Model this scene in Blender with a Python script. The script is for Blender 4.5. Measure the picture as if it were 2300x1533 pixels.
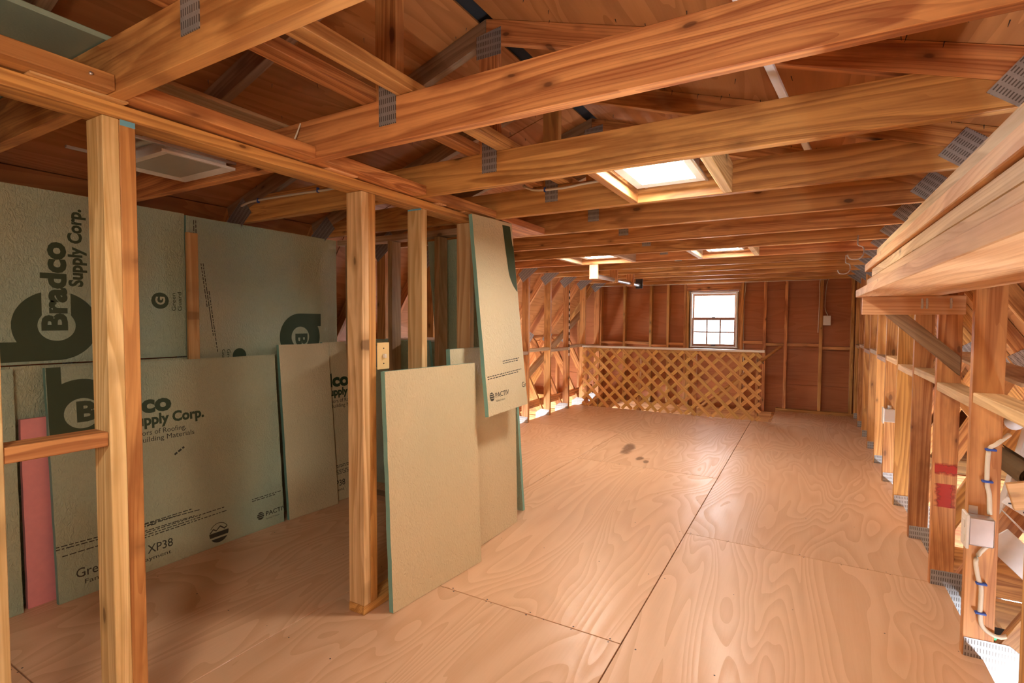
import bpy, bmesh, math, random
from mathutils import Vector, Matrix
random.seed(7)
S = bpy.context.scene
COL = S.collection
for o in list(bpy.data.objects): bpy.data.objects.remove(o)

# ------------------------------------------------------------------ camera
H = 1.24
yaw, pitch, roll = -0.52014, -0.039696, 0.004469
fw = Vector((math.sin(yaw)*math.cos(pitch), math.cos(yaw)*math.cos(pitch), math.sin(pitch)))
rt_ = Vector((math.cos(yaw), -math.sin(yaw), 0)); up_ = rt_.cross(fw)
r2 = rt_*math.cos(roll)+up_*math.sin(roll); u2 = up_*math.cos(roll)-rt_*math.sin(roll)
cd = bpy.data.cameras.new('camera'); cam = bpy.data.objects.new('camera', cd); COL.objects.link(cam)
cd.sensor_width = 36; cd.lens = 18.19; cd.clip_start = 0.02; cd.clip_end = 200
m = Matrix((( r2.x, u2.x, -fw.x, 0), (r2.y, u2.y, -fw.y, 0), (r2.z, u2.z, -fw.z, H), (0, 0, 0, 1)))
cam.matrix_world = m
S.camera = cam
# ------------------------------------------------------------------ world, exposure, light levels
w = bpy.data.worlds.new('world'); S.world = w; w.use_nodes = True
bg = w.node_tree.nodes['Background']; bg.inputs[0].default_value = (0.86, 0.92, 1.0, 1); bg.inputs[1].default_value = 22.0
S.view_settings.view_transform = 'Standard'; S.view_settings.look = 'None'
S.view_settings.exposure = 0.18; S.view_settings.gamma = 1.0; S.view_settings.use_curve_mapping = False
LED = 84.0          # ceiling panel emission
FILL_TUBES = 170.0         # unseen tube lamps added below to brighten eaves and plates
# added to brighten the chords: soft flash, just behind the camera
fl = bpy.data.lights.new('fill_light', 'AREA'); fl.shape = 'DISK'; fl.size = .5; fl.energy = 18; fl.color = (1.0, .84, .64)
flo = bpy.data.objects.new('fill_light', fl); COL.objects.link(flo); flo.location = (-.05, -.55, 1.38)
flo.rotation_euler = Vector((-.25, .75, .60)).to_track_quat('-Z', 'Y').to_euler()

# ------------------------------------------------------------------ materials
def new_mat(name):
    mt = bpy.data.materials.new(name); mt.use_nodes = True
    nt = mt.node_tree; b = nt.nodes['Principled BSDF']
    return mt, nt, b
def N(nt, t, **kw):
    n = nt.nodes.new(t)
    for k, v in kw.items():
        if k in n.inputs: n.inputs[k].default_value = v
        else: setattr(n, k, v)
    return n
def math_(nt, op, a, b=None, clamp=False):
    n = nt.nodes.new('ShaderNodeMath'); n.operation = op; n.use_clamp = clamp
    for i, v in enumerate((a, b)):
        if v is None: continue
        if isinstance(v, (int, float)): n.inputs[i].default_value = v
        else: nt.links.new(v, n.inputs[i])
    return n.outputs[0]
def mix(nt, fac, a, b):
    n = nt.nodes.new('ShaderNodeMix'); n.data_type = 'RGBA'
    for s, v in ((n.inputs[0], fac), (n.inputs[6], a), (n.inputs[7], b)):
        if isinstance(v, (int, float)): s.default_value = v
        elif isinstance(v, tuple): s.default_value = v+(1,) if len(v) == 3 else v
        else: nt.links.new(v, s)
    return n.outputs[2]
def sstep(nt, x, lo, hi):
    n = nt.nodes.new('ShaderNodeMapRange'); n.interpolation_type = 'SMOOTHSTEP'
    nt.links.new(x, n.inputs[0]); n.inputs[1].default_value = lo; n.inputs[2].default_value = hi
    return n.outputs[0]
def coords(nt, scale, rand=True):
    tc = nt.nodes.new('ShaderNodeTexCoord'); v = tc.outputs['Object']
    if rand:
        oi = nt.nodes.new('ShaderNodeObjectInfo')
        c = nt.nodes.new('ShaderNodeCombineXYZ')
        a = math_(nt, 'MULTIPLY', oi.outputs['Random'], 37.0)
        nt.links.new(a, c.inputs[0]); nt.links.new(math_(nt, 'MULTIPLY', oi.outputs['Random'], 11.3), c.inputs[1])
        nt.links.new(math_(nt, 'MULTIPLY', oi.outputs['Random'], 5.7), c.inputs[2])
        ad = nt.nodes.new('ShaderNodeVectorMath'); ad.operation = 'ADD'
        nt.links.new(v, ad.inputs[0]); nt.links.new(c.outputs[0], ad.inputs[1]); v = ad.outputs[0]
        rnd = oi.outputs['Random']
    else: rnd = None
    mp = nt.nodes.new('ShaderNodeMapping'); mp.inputs['Scale'].default_value = scale
    nt.links.new(v, mp.inputs[0])
    return mp.outputs[0], v, rnd
def scaled(nt, v, scale):
    mp = nt.nodes.new('ShaderNodeMapping'); mp.inputs['Scale'].default_value = scale
    nt.links.new(v, mp.inputs[0]); return mp.outputs[0]
def noise(nt, v, scale, detail=3, rough=.5, dist=0):
    n = N(nt, 'ShaderNodeTexNoise'); n.inputs['Scale'].default_value = scale; n.inputs['Detail'].default_value = detail
    n.inputs['Roughness'].default_value = rough; n.inputs['Distortion'].default_value = dist
    nt.links.new(v, n.inputs['Vector']); return n.outputs[0]

def lumber(name, light, dark, stain, rough=.55, knots=1.0, stainamt=.5, rings=10.0):
    """sawn softwood, grain along local X, every piece a little different"""
    mt, nt, b = new_mat(name)
    v, raw, rnd = coords(nt, (.5, 6, 6))
    f0 = noise(nt, v, 1.0, 2, .45, .4)
    sp = nt.nodes.new('ShaderNodeSeparateXYZ'); nt.links.new(raw, sp.inputs[0])
    ph = math_(nt, 'ADD', math_(nt, 'MULTIPLY', f0, rings), math_(nt, 'MULTIPLY', math_(nt, 'ADD', sp.outputs[2], sp.outputs[1]), 22.0))
    fr = math_(nt, 'FRACT', ph)
    ring = math_(nt, 'MULTIPLY', sstep(nt, fr, .10, .80), math_(nt, 'SUBTRACT', 1.0, sstep(nt, fr, .86, 1.0)))
    ring = math_(nt, 'MULTIPLY', ring, math_(nt, 'ADD', math_(nt, 'MULTIPLY', noise(nt, scaled(nt, raw, (1.2, 9, 9)), 1.0, 2, .5), 1.3), .1))
    fine = noise(nt, scaled(nt, raw, (4, 150, 150)), 1.0, 2, .6)
    fac = math_(nt, 'ADD', math_(nt, 'MULTIPLY', ring, .85), math_(nt, 'MULTIPLY', math_(nt, 'SUBTRACT', fine, .45), .9), True)
    fr2 = math_(nt, 'FRACT', math_(nt, 'ADD', math_(nt, 'MULTIPLY', f0, 26.0), math_(nt, 'MULTIPLY', math_(nt, 'ADD', sp.outputs[2], sp.outputs[1]), 105.0)))
    ln2 = math_(nt, 'MULTIPLY', sstep(nt, fr2, .45, .95), sstep(nt, noise(nt, scaled(nt, raw, (.9, 5, 5)), 1.0, 2, .5), .40, .62))
    fac = math_(nt, 'ADD', fac, math_(nt, 'MULTIPLY', ln2, .38), True)
    c = mix(nt, fac, light, dark)
    blot = sstep(nt, noise(nt, scaled(nt, raw, (2.6, 9, 9)), 1.0, 4, .6), .50, .72)
    c = mix(nt, math_(nt, 'MULTIPLY', blot, stainamt), c, stain)
    vo = N(nt, 'ShaderNodeTexVoronoi'); vo.inputs['Scale'].default_value = 1.0; vo.inputs['Randomness'].default_value = .9
    dis = noise(nt, scaled(nt, raw, (10, 10, 30)), 1.0, 2, .5)
    sv = nt.nodes.new('ShaderNodeVectorMath'); sv.operation = 'ADD'
    nt.links.new(scaled(nt, raw, (5.5, 1.2, 12.0)), sv.inputs[0])
    cv = nt.nodes.new('ShaderNodeCombineXYZ'); nt.links.new(math_(nt, 'MULTIPLY', dis, .25), cv.inputs[2]); nt.links.new(cv.outputs[0], sv.inputs[1])
    nt.links.new(sv.outputs[0], vo.inputs['Vector'])
    sc_ = nt.nodes.new('ShaderNodeSeparateColor'); nt.links.new(vo.outputs['Color'], sc_.inputs[0])
    pick = sstep(nt, sc_.outputs[0], .30, .36)
    size = math_(nt, 'ADD', math_(nt, 'MULTIPLY', sc_.outputs[1], .10), .05)
    dd = math_(nt, 'DIVIDE', vo.outputs['Distance'], size)
    kn = math_(nt, 'MULTIPLY', math_(nt, 'SUBTRACT', 1.0, sstep(nt, dd, .75, 1.25)), pick)
    halo = math_(nt, 'MULTIPLY', math_(nt, 'SUBTRACT', 1.0, sstep(nt, dd, .8, 3.2)), pick)
    c = mix(nt, math_(nt, 'MULTIPLY', halo, .55*knots), c, tuple(x*.60 for x in dark))
    c = mix(nt, math_(nt, 'MULTIPLY', kn, .8*knots), c, tuple(x*.32 for x in dark))
    hv = N(nt, 'ShaderNodeHueSaturation')
    nt.links.new(c, hv.inputs['Color'])
    nt.links.new(math_(nt, 'ADD', math_(nt, 'MULTIPLY', rnd, .34), .83), hv.inputs['Value'])
    nt.links.new(math_(nt, 'ADD', math_(nt, 'MULTIPLY', math_(nt, 'FRACT', math_(nt, 'MULTIPLY', rnd, 7.3)), .022), .489), hv.inputs['Hue'])
    nt.links.new(hv.outputs[0], b.inputs['Base Color'])
    b.inputs['Roughness'].default_value = rough
    bp = N(nt, 'ShaderNodeBump'); bp.inputs['Strength'].default_value = .12; bp.inputs['Distance'].default_value = .004
    nt.links.new(fac, bp.inputs['Height']); nt.links.new(bp.outputs[0], b.inputs['Normal'])
    return mt

def plywood(name, light, dark, rough=.5, ringn=16, stretch=(.9, 2.6, 2.6), amt=.6, spec=.5, stain=None, warp=.6):
    mt, nt, b = new_mat(name)
    v, raw, rnd = coords(nt, stretch)
    f0 = noise(nt, v, 1.0, 2, .42, warp)
    ring = math_(nt, 'FRACT', math_(nt, 'MULTIPLY', f0, ringn))
    ring = sstep(nt, ring, .1, .98)
    fine = noise(nt, scaled(nt, raw, (5, 120, 120)), 1.0, 2, .6)
    fac = math_(nt, 'ADD', math_(nt, 'MULTIPLY', ring, amt), math_(nt, 'MULTIPLY', math_(nt, 'SUBTRACT', fine, .5), .35), True)
    c = mix(nt, fac, light, dark)
    big = sstep(nt, noise(nt, scaled(nt, raw, (.8, 1.3, 1.3)), 1.0, 3, .55), .42, .72)
    c = mix(nt, math_(nt, 'MULTIPLY', big, .35), c, stain or dark)
    hv = N(nt, 'ShaderNodeHueSaturation'); nt.links.new(c, hv.inputs['Color'])
    nt.links.new(math_(nt, 'ADD', math_(nt, 'MULTIPLY', rnd, .2), .9), hv.inputs['Value'])
    nt.links.new(hv.outputs[0], b.inputs['Base Color'])
    rr = math_(nt, 'ADD', math_(nt, 'MULTIPLY', fac, .25), rough-.1)
    nt.links.new(rr, b.inputs['Roughness']); b.inputs['Specular IOR Level'].default_value = spec
    bp = N(nt, 'ShaderNodeBump'); bp.inputs['Strength'].default_value = .10; bp.inputs['Distance'].default_value = .003
    nt.links.new(fac, bp.inputs['Height']); nt.links.new(bp.outputs[0], b.inputs['Normal'])
    return mt

def foam(name, col, col2, rough=.30, bump=.8):
    """film-faced foam with embossed crinkle"""
    mt, nt, b = new_mat(name)
    v, raw, rnd = coords(nt, (1, 1, 1))
    big = noise(nt, v, 1.1, 3, .5)
    c = mix(nt, sstep(nt, big, .35, .65), col, col2)
    nt.links.new(c, b.inputs['Base Color']); b.inputs['Roughness'].default_value = rough
    n1 = noise(nt, scaled(nt, v, (1.5, 1, .7)), 48, 2, .5, 1.8)
    bp = N(nt, 'ShaderNodeBump'); bp.inputs['Strength'].default_value = bump; bp.inputs['Distance'].default_value = .012
    nt.links.new(n1, bp.inputs['Height']); nt.links.new(bp.outputs[0], b.inputs['Normal'])
    return mt

def plain(name, col, rough=.5, metal=0.0, emit=None, estr=0):
    mt, nt, b = new_mat(name)
    v, raw, rnd = coords(nt, (1, 1, 1))
    n = noise(nt, v, 30, 3, .6)
    c = mix(nt, n, tuple(x*.9 for x in col), tuple(min(1, x*1.08) for x in col))
    nt.links.new(c, b.inputs['Base Color']); b.inputs['Roughness'].default_value = rough; b.inputs['Metallic'].default_value = metal
    if emit:
        b.inputs['Emission Color'].default_value = emit+(1,); b.inputs['Emission Strength'].default_value = estr
    return mt

def gang_metal(name):
    mt, nt, b = new_mat(name)
    tc = nt.nodes.new('ShaderNodeTexCoord')
    sp = nt.nodes.new('ShaderNodeSeparateXYZ'); nt.links.new(tc.outputs['Object'], sp.inputs[0])
    def tooth(o, per, duty, off=0):
        f = math_(nt, 'FRACT', math_(nt, 'ADD', math_(nt, 'DIVIDE', o, per), 50.0+off))
        return math_(nt, 'LESS_THAN', f, duty)
    sl = math_(nt, 'MULTIPLY', tooth(sp.outputs[0], .0085, .42), tooth(sp.outputs[2], .027, .62))
    n = noise(nt, tc.outputs['Object'], 40, 3, .6)
    c = mix(nt, n, (.30, .31, .32), (.52, .54, .56))
    c = mix(nt, math_(nt, 'MULTIPLY', sl, .8), c, (.09, .07, .055))
    nt.links.new(c, b.inputs['Base Color'])
    b.inputs['Metallic'].default_value = .55; b.inputs['Roughness'].default_value = .42
    bp = N(nt, 'ShaderNodeBump'); bp.inputs['Strength'].default_value = .5; bp.inputs['Distance'].default_value = .002; bp.invert = True
    nt.links.new(sl, bp.inputs['Height']); nt.links.new(bp.outputs[0], b.inputs['Normal'])
    return mt

M = {}
M['truss'] = lumber('truss_lumber', (.67, .33, .11), (.33, .115, .030), (.22, .07, .018), stainamt=.6)
M['stud'] = lumber('stud_lumber', (.66, .345, .115), (.38, .15, .038), (.26, .09, .02), stainamt=.6, knots=.9)
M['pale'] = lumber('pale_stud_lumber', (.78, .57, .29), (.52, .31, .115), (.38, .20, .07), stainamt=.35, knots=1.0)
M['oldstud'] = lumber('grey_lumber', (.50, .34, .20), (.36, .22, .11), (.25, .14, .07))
M['shelf'] = lumber('shelf_lumber', (.80, .51, .24), (.60, .31, .115), (.46, .21, .07), knots=.6, stainamt=.3)
M['treated'] = lumber('treated_lumber', (.34, .22, .11), (.21, .12, .055), (.16, .09, .04), knots=.2)
M['greyraft'] = lumber('greyed_rafter', (.40, .26, .16), (.24, .14, .08), (.16, .10, .07))
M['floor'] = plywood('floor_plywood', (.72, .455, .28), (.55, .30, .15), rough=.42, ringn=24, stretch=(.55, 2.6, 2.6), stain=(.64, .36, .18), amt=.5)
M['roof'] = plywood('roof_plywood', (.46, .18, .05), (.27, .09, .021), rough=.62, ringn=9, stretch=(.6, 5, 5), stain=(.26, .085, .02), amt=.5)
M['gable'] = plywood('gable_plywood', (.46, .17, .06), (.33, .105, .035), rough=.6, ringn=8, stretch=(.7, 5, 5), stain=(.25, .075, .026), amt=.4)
M['lattice'] = lumber('lattice_lumber', (.66, .38, .12), (.50, .25, .06), (.44, .2, .05), knots=.1, stainamt=.3)
M['foam'] = foam('green_foam_film', (.36, .49, .37), (.47, .50, .33))
M['foamtan'] = foam('weathered_foam_film', (.68, .585, .37), (.61, .56, .36), rough=.42, bump=.6)
M['foamedge'] = plain('foam_core_teal', (.22, .46, .40), .7)
M['pink'] = plain('pink_foam', (.85, .34, .35), .5)
M['ink'] = plain('dark_green_ink', (.030, .062, .028), .5)
M['inkblack'] = plain('black_ink', (.035, .04, .03), .5)
M['gang'] = gang_metal('galvanized_plate')
M['galv'] = plain('galvanized_steel', (.62, .62, .64), .35, .85)
M['white'] = plain('white_paint', (.80, .80, .80), .4)
M['whitewarm'] = plain('white_plastic', (.78, .74, .66), .35)
M['ivory'] = plain('ivory_plastic', (.80, .62, .30), .35)
M['offglass'] = plain('unlit_diffuser', (.40, .40, .37), .3)
M['led'] = plain('lit_diffuser', (.9, .9, .9), .4, 0, (1.0, .90, .78), LED)
M['tube'] = plain('lit_tube', (.9, .9, .9), .4, 0, (.90, .94, 1.0), FILL_TUBES)
M['vinyl'] = plain('window_vinyl', (.82, .83, .82), .35)
M['brownwood'] = plain('window_stop_brown', (.34, .16, .08), .45)
M['darkmetal'] = plain('dark_metal', (.06, .06, .065), .4, .6)
M['black'] = plain('black_felt', (.012, .013, .016), .8)
M['cable'] = plain('cream_cable', (.78, .72, .58), .4)
M['blue'] = plain('blue_staple', (.03, .09, .42), .4)
M['red'] = plain('red_paint', (.62, .07, .04), .6)
M['concrete'] = plain('concrete', (.52, .51, .49), .8)
M['plaster'] = plain('lower_wall_paint', (.75, .74, .70), .7)
M['mat'] = plain('brown_mat', (.30, .19, .09), .9)
M['led_green'] = plain('green_indicator', (.05, .6, .2), .4, 0, (.05, .9, .25), 2.0)
M['chalkblue'] = plain('blue_chalk', (.16, .45, .62), .7)
def fading(name, col, lo, hi, nscale):
    mt, nt, b = new_mat(name); tc = nt.nodes.new('ShaderNodeTexCoord')
    b.inputs['Base Color'].default_value = col+(1,); b.inputs['Roughness'].default_value = .55
    ln = nt.nodes.new('ShaderNodeVectorMath'); ln.operation = 'LENGTH'
    mp = nt.nodes.new('ShaderNodeMapping'); mp.inputs['Location'].default_value = (-1, -1, -1); mp.inputs['Scale'].default_value = (2, 2, 2)
    nt.links.new(tc.outputs['Generated'], mp.inputs[0]); sp = nt.nodes.new('ShaderNodeSeparateXYZ'); nt.links.new(mp.outputs[0], sp.inputs[0])
    n = noise(nt, tc.outputs['Object'], nscale, 4, .6)
    d = math_(nt, 'SQRT', math_(nt, 'ADD', math_(nt, 'POWER', sp.outputs[0], 2.0), math_(nt, 'POWER', sp.outputs[1] if 'floor' in name else sp.outputs[2], 2.0)))
    if 'floor' not in name: d = math_(nt, 'ABSOLUTE', sp.outputs[2])
    f = math_(nt, 'ADD', d, math_(nt, 'MULTIPLY', math_(nt, 'SUBTRACT', n, .5), 1.1))
    a = math_(nt, 'SUBTRACT', 1.0, sstep(nt, f, lo, hi))
    nt.links.new(math_(nt, 'MULTIPLY', a, .28 if 'floor' in name else .7), b.inputs['Alpha'])
    return mt
M['redmark'] = fading('red_spray_mark', (.62, .05, .03), .35, 1.05, 45)
M['whitemark'] = fading('white_paint_smear', (.85, .82, .78), .25, .8, 60)
M['floorstain'] = fading('floor_stain', (.20, .11, .07), .45, 1.0, 7)
mt, nt, b = new_mat('window_glass'); M['glass'] = mt
b.inputs['Transmission Weight'].default_value = 1.0; b.inputs['Roughness'].default_value = 0.0; b.inputs['IOR'].default_value = 1.0
b.inputs['Base Color'].default_value = (.97, .98, .98, 1); b.inputs['Specular IOR Level'].default_value = .2

# ------------------------------------------------------------------ mesh helpers
def link(name, me, mat=None, parent=None, mtx=None, label=None, cat=None, group=None, kind=None):
    o = bpy.data.objects.new(name, me); COL.objects.link(o)
    if mat and me and not me.materials: me.materials.append(M[mat] if isinstance(mat, str) else mat)
    if parent:
        o.parent = parent
    if mtx is not None: o.matrix_basis = mtx
    for k, v in (('label', label), ('category', cat), ('group', group), ('kind', kind)):
        if v: o[k] = v
    return o
def empty(name, loc=(0, 0, 0), label=None, cat=None, group=None, kind=None):
    o = link(name, None, None, None, Matrix.Translation(loc), label, cat, group, kind); o.empty_display_size = .1
    return o
def bevel_box_mesh(sx, sy, sz, bev=.002, name='board'):
    bm = bmesh.new(); bmesh.ops.create_cube(bm, size=1)
    bmesh.ops.scale(bm, vec=(sx, sy, sz), verts=bm.verts)
    if bev:
        bev = min(bev, .3*min(sx, sy, sz))
        bmesh.ops.bevel(bm, geom=list(bm.edges), offset=bev, segments=1, affect='EDGES')
    me = bpy.data.meshes.new(name); bm.to_mesh(me); bm.free(); return me
def frame_mtx(origin, X, Z):
    X = Vector(X).normalized(); Z = Vector(Z); Z = (Z-X*Z.dot(X)).normalized(); Y = Z.cross(X)
    return Matrix(((X.x, Y.x, Z.x, origin[0]), (X.y, Y.y, Z.y, origin[1]), (X.z, Y.z, Z.z, origin[2]), (0, 0, 0, 1)))
AX = {'x': ((1, 0, 0), (0, 0, 1)), 'y': ((0, 1, 0), (0, 0, 1)), 'z': ((0, 0, 1), (1, 0, 0))}
_mc = {}
def box(name, lo, hi, mat, parent=None, grain=None, bev=.002, rel=None, **kw):
    """axis-aligned board between corners lo..hi (world, or relative to parent origin if parent given with rel), grain axis auto"""
    lo = Vector(lo); hi = Vector(hi); d = hi-lo; c = (lo+hi)/2
    if grain is None: grain = 'xyz'[max(range(3), key=lambda i: d[i])]
    X, Z = AX[grain]; mt4 = frame_mtx(c, X, Z)
    ax = {'x': (d.x, d.y, d.z), 'y': (d.y, d.x, d.z), 'z': (d.z, d.y, d.x)}[grain]
    key = tuple(round(v, 4) for v in ax)+(str(mat), bev)
    me = _mc.get(key)
    if me is None: me = bevel_box_mesh(*ax, bev, name); _mc[key] = me
    if parent is not None: mt4 = parent.matrix_world_inv_() @ mt4 if hasattr(parent, 'matrix_world_inv_') else wm(parent).inverted() @ mt4
    return link(name, me, mat, parent, mt4, **kw)
def wm(o):
    m = o.matrix_basis.copy() if not o.parent else wm(o.parent) @ o.matrix_basis
    return m
def beam(name, a, b, wid, thk, mat, parent=None, side=(0, 0, 1), bev=.002, **kw):
    """board from a to b; thk along 'side' direction, wid across"""
    a = Vector(a); b = Vector(b); L = (b-a).length
    mt4 = frame_mtx((a+b)/2, b-a, side)
    me = bevel_box_mesh(L, wid, thk, bev, name)
    if parent is not None: mt4 = wm(parent).inverted() @ mt4
    return link(name, me, mat, parent, mt4, **kw)
def prism(name, poly, y0, y1, along, mat, parent=None, bev=.0015, **kw):
    """polygon in world XZ extruded y0..y1; local X axis along 'along' (dx,dz) for the grain"""
    cx = sum(p[0] for p in poly)/len(poly); cz = sum(p[1] for p in poly)/len(poly)
    X = Vector((along[0], 0, along[1])).normalized(); Yv = Vector((0, 1, 0)); Z = X.cross(Yv)
    o = Vector((cx, (y0+y1)/2, cz)); h = (y1-y0)/2
    bm = bmesh.new(); f = []
    pts = [((Vector((p[0], 0, p[1]))-Vector((cx, 0, cz))).dot(X), (Vector((p[0], 0, p[1]))-Vector((cx, 0, cz))).dot(Z)) for p in poly]
    va = [bm.verts.new((p[0], -h, p[1])) for p in pts]; vb = [bm.verts.new((p[0], h, p[1])) for p in pts]
    n = len(pts)
    bm.faces.new(va); bm.faces.new(vb[::-1])
    for i in range(n): bm.faces.new((va[i], vb[i], vb[(i+1) % n], va[(i+1) % n]))
    bmesh.ops.recalc_face_normals(bm, faces=bm.faces)
    if bev: bmesh.ops.bevel(bm, geom=list(bm.edges), offset=bev, segments=1, affect='EDGES')
    me = bpy.data.meshes.new(name); bm.to_mesh(me); bm.free()
    mt4 = Matrix(((X.x, 0, Z.x, o.x), (X.y, 1, Z.y, o.y), (X.z, 0, Z.z, o.z), (0, 0, 0, 1)))
    if parent is not None: mt4 = wm(parent).inverted() @ mt4
    return link(name, me, mat, parent, mt4, **kw)
def tube(name, pts, r, mat, parent=None, seg=8, flat=1.0, smooth=True, **kw):
    """round (or flattened) tube along pts given in world space"""
    P = [Vector(p) for p in pts]
    if smooth and len(P) > 2:
        Q = []
        for i in range(len(P)-1):
            p0 = P[max(i-1, 0)]; p1 = P[i]; p2 = P[i+1]; p3 = P[min(i+2, len(P)-1)]
            for t in (0, .2, .4, .6, .8):
                Q.append(.5*((2*p1)+(p2-p0)*t+(2*p0-5*p1+4*p2-p3)*t*t+(3*p1-p0-3*p2+p3)*t*t*t))
        Q.append(P[-1]); P = Q
    o = P[0].copy(); bm = bmesh.new(); rings = []
    ref = Vector((0, 0, 1))
    for i, p in enumerate(P):
        d = (P[min(i+1, len(P)-1)]-P[max(i-1, 0)]).normalized()
        r_ = ref if abs(d.dot(ref)) < .95 else Vector((1, 0, 0))
        a = d.cross(r_).normalized(); b2 = a.cross(d)
        rings.append([bm.verts.new(p-o+a*r*math.cos(2*math.pi*k/seg)+b2*r*flat*math.sin(2*math.pi*k/seg)) for k in range(seg)])
    for A, B in zip(rings, rings[1:]):
        for k in range(seg): bm.faces.new((A[k], A[(k+1) % seg], B[(k+1) % seg], B[k]))
    bm.faces.new(rings[0][::-1]); bm.faces.new(rings[-1])
    bmesh.ops.recalc_face_normals(bm, faces=bm.faces)
    for f in bm.faces: f.smooth = True
    me = bpy.data.meshes.new(name); bm.to_mesh(me); bm.free()
    mt4 = Matrix.Translation(o)
    if parent is not None: mt4 = wm(parent).inverted() @ mt4
    return link(name, me, mat, parent, mt4, **kw)
def frame_ring(name, ox, oy, ix, iy, t, mat, parent, mtx, lip=0.0):
    """flat rectangular picture-frame ring in local XY, thickness t upward (+Z)"""
    bm = bmesh.new()
    def q(x, y, z): return [bm.verts.new((sx*x, sy*y, z)) for sx, sy in ((-1, -1), (1, -1), (1, 1), (-1, 1))]
    A = q(ox, oy, 0); B = q(ix, iy, lip); C = q(ix, iy, t); D = q(ox, oy, t)
    for P_, Q_ in ((A, B), (B, C), (C, D), (D, A)):
        for k in range(4): bm.faces.new((P_[k], P_[(k+1) % 4], Q_[(k+1) % 4], Q_[k]))
    bmesh.ops.recalc_face_normals(bm, faces=bm.faces)
    me = bpy.data.meshes.new(name); bm.to_mesh(me); bm.free()
    return link(name, me, mat, parent, mtx)

# ------------------------------------------------------------------ layout numbers (metres)
XR, XL, XC = .527, -2.94, -1.2065          # knee wall room faces, centre line
ZC0, ZC1 = 1.81, 1.95                        # ceiling chord bottom / top
RZ, RS, RD = 2.506, .32, .093                # ridge height, upper slope, rafter depth
YK = lambda k: 2.482+.6096*k
rtop = lambda x: RZ-RS*abs(x-XC)
KX = .64-XC                                  # half width at the roof kink
KZ = RZ-RS*KX
LS = 1.5                                     # steep lower slope
TH = .038
YF, YB = 8.10, -1.75                         # window wall face, rear wall face
ORD = ['first', 'second', 'third', 'fourth', 'fifth', 'sixth', 'seventh', 'eighth', 'ninth', 'tenth', 'eleventh', 'twelfth', 'thirteenth', 'fourteenth', 'fifteenth', 'sixteenth', 'seventeenth']

# ------------------------------------------------------------------ floor
floor = empty('floor', (0, 0, 0), kind='structure')
strips = [(-3.005, -1.80, .68), (-1.80, -.598, -.54), (-.598, .59, .67)]   # x0, x1, a transverse joint
HX, HY = -.378, 7.13                         # stair opening corner
for x0, x1, j in strips:
    ys = [j+2.438*i for i in range(-1, 4)]
    ys = [YB+.1]+[y for y in ys if YB+.3 < y < YF-.3]+[YF+.08]
    for a, b_ in zip(ys, ys[1:]):
        if x1 <= -.5 and b_ > HY: b_ = HY
        if a >= b_: continue
        g = .0022
        if x0 < HX < x1 and b_ > HY:
            box('plywood_sheet', (x0+g, a+g, -.019), (x1-g, HY-g, 0), 'floor', floor, 'y', .0012)
            box('plywood_sheet', (HX+g, HY+.0, -.019), (x1-g, b_-g, .0), 'floor', floor, 'y', .0012)
        else:
            box('plywood_sheet', (x0+g, a+g, -.019), (x1-g, b_-g, 0), 'floor', floor, 'y', .0012)

for x, y, sx, sy, a in ((-1.50, 4.92, .07, .28, 8), (-1.30, 4.60, .04, .09, 0), (-1.22, 4.52, .03, .07, 10), (.22, 1.62, .035, .09, 5)):
    link('stain', bevel_box_mesh(2*sx, 2*sy, .0003, 0), 'floorstain', floor, Matrix.Translation((x, y, .0004)) @ Matrix.Rotation(math.radians(a), 4, 'Z'))
bmn = bmesh.new(); rn = random.Random(11)
for x0, x1, j in strips:
    for q in range(-1, 4):
        for dy in (-.012, .012):
            for i in range(7):
                y = j+2.438*q+dy
                if y < .5 or y > 7: continue
                bmesh.ops.create_circle(bmn, cap_ends=True, segments=7, radius=rn.uniform(.0025, .0045), matrix=Matrix.Translation((x0+.03+(x1-x0-.06)*i/6+rn.uniform(-.02, .02), y+rn.uniform(-.004, .004), .0005)))
    for k in range(-3, 8):
        for i in range(5): bmesh.ops.create_circle(bmn, cap_ends=True, segments=7, radius=rn.uniform(.002, .004), matrix=Matrix.Translation((x0+.05+(x1-x0-.1)*i/4+rn.uniform(-.03, .03), YK(k)+.02+rn.uniform(-.008, .008), .0005)))
mn = bpy.data.meshes.new('nail_heads'); bmn.to_mesh(mn); bmn.free(); link('nail_heads', mn, 'darkmetal', floor, None, kind='stuff')

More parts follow.
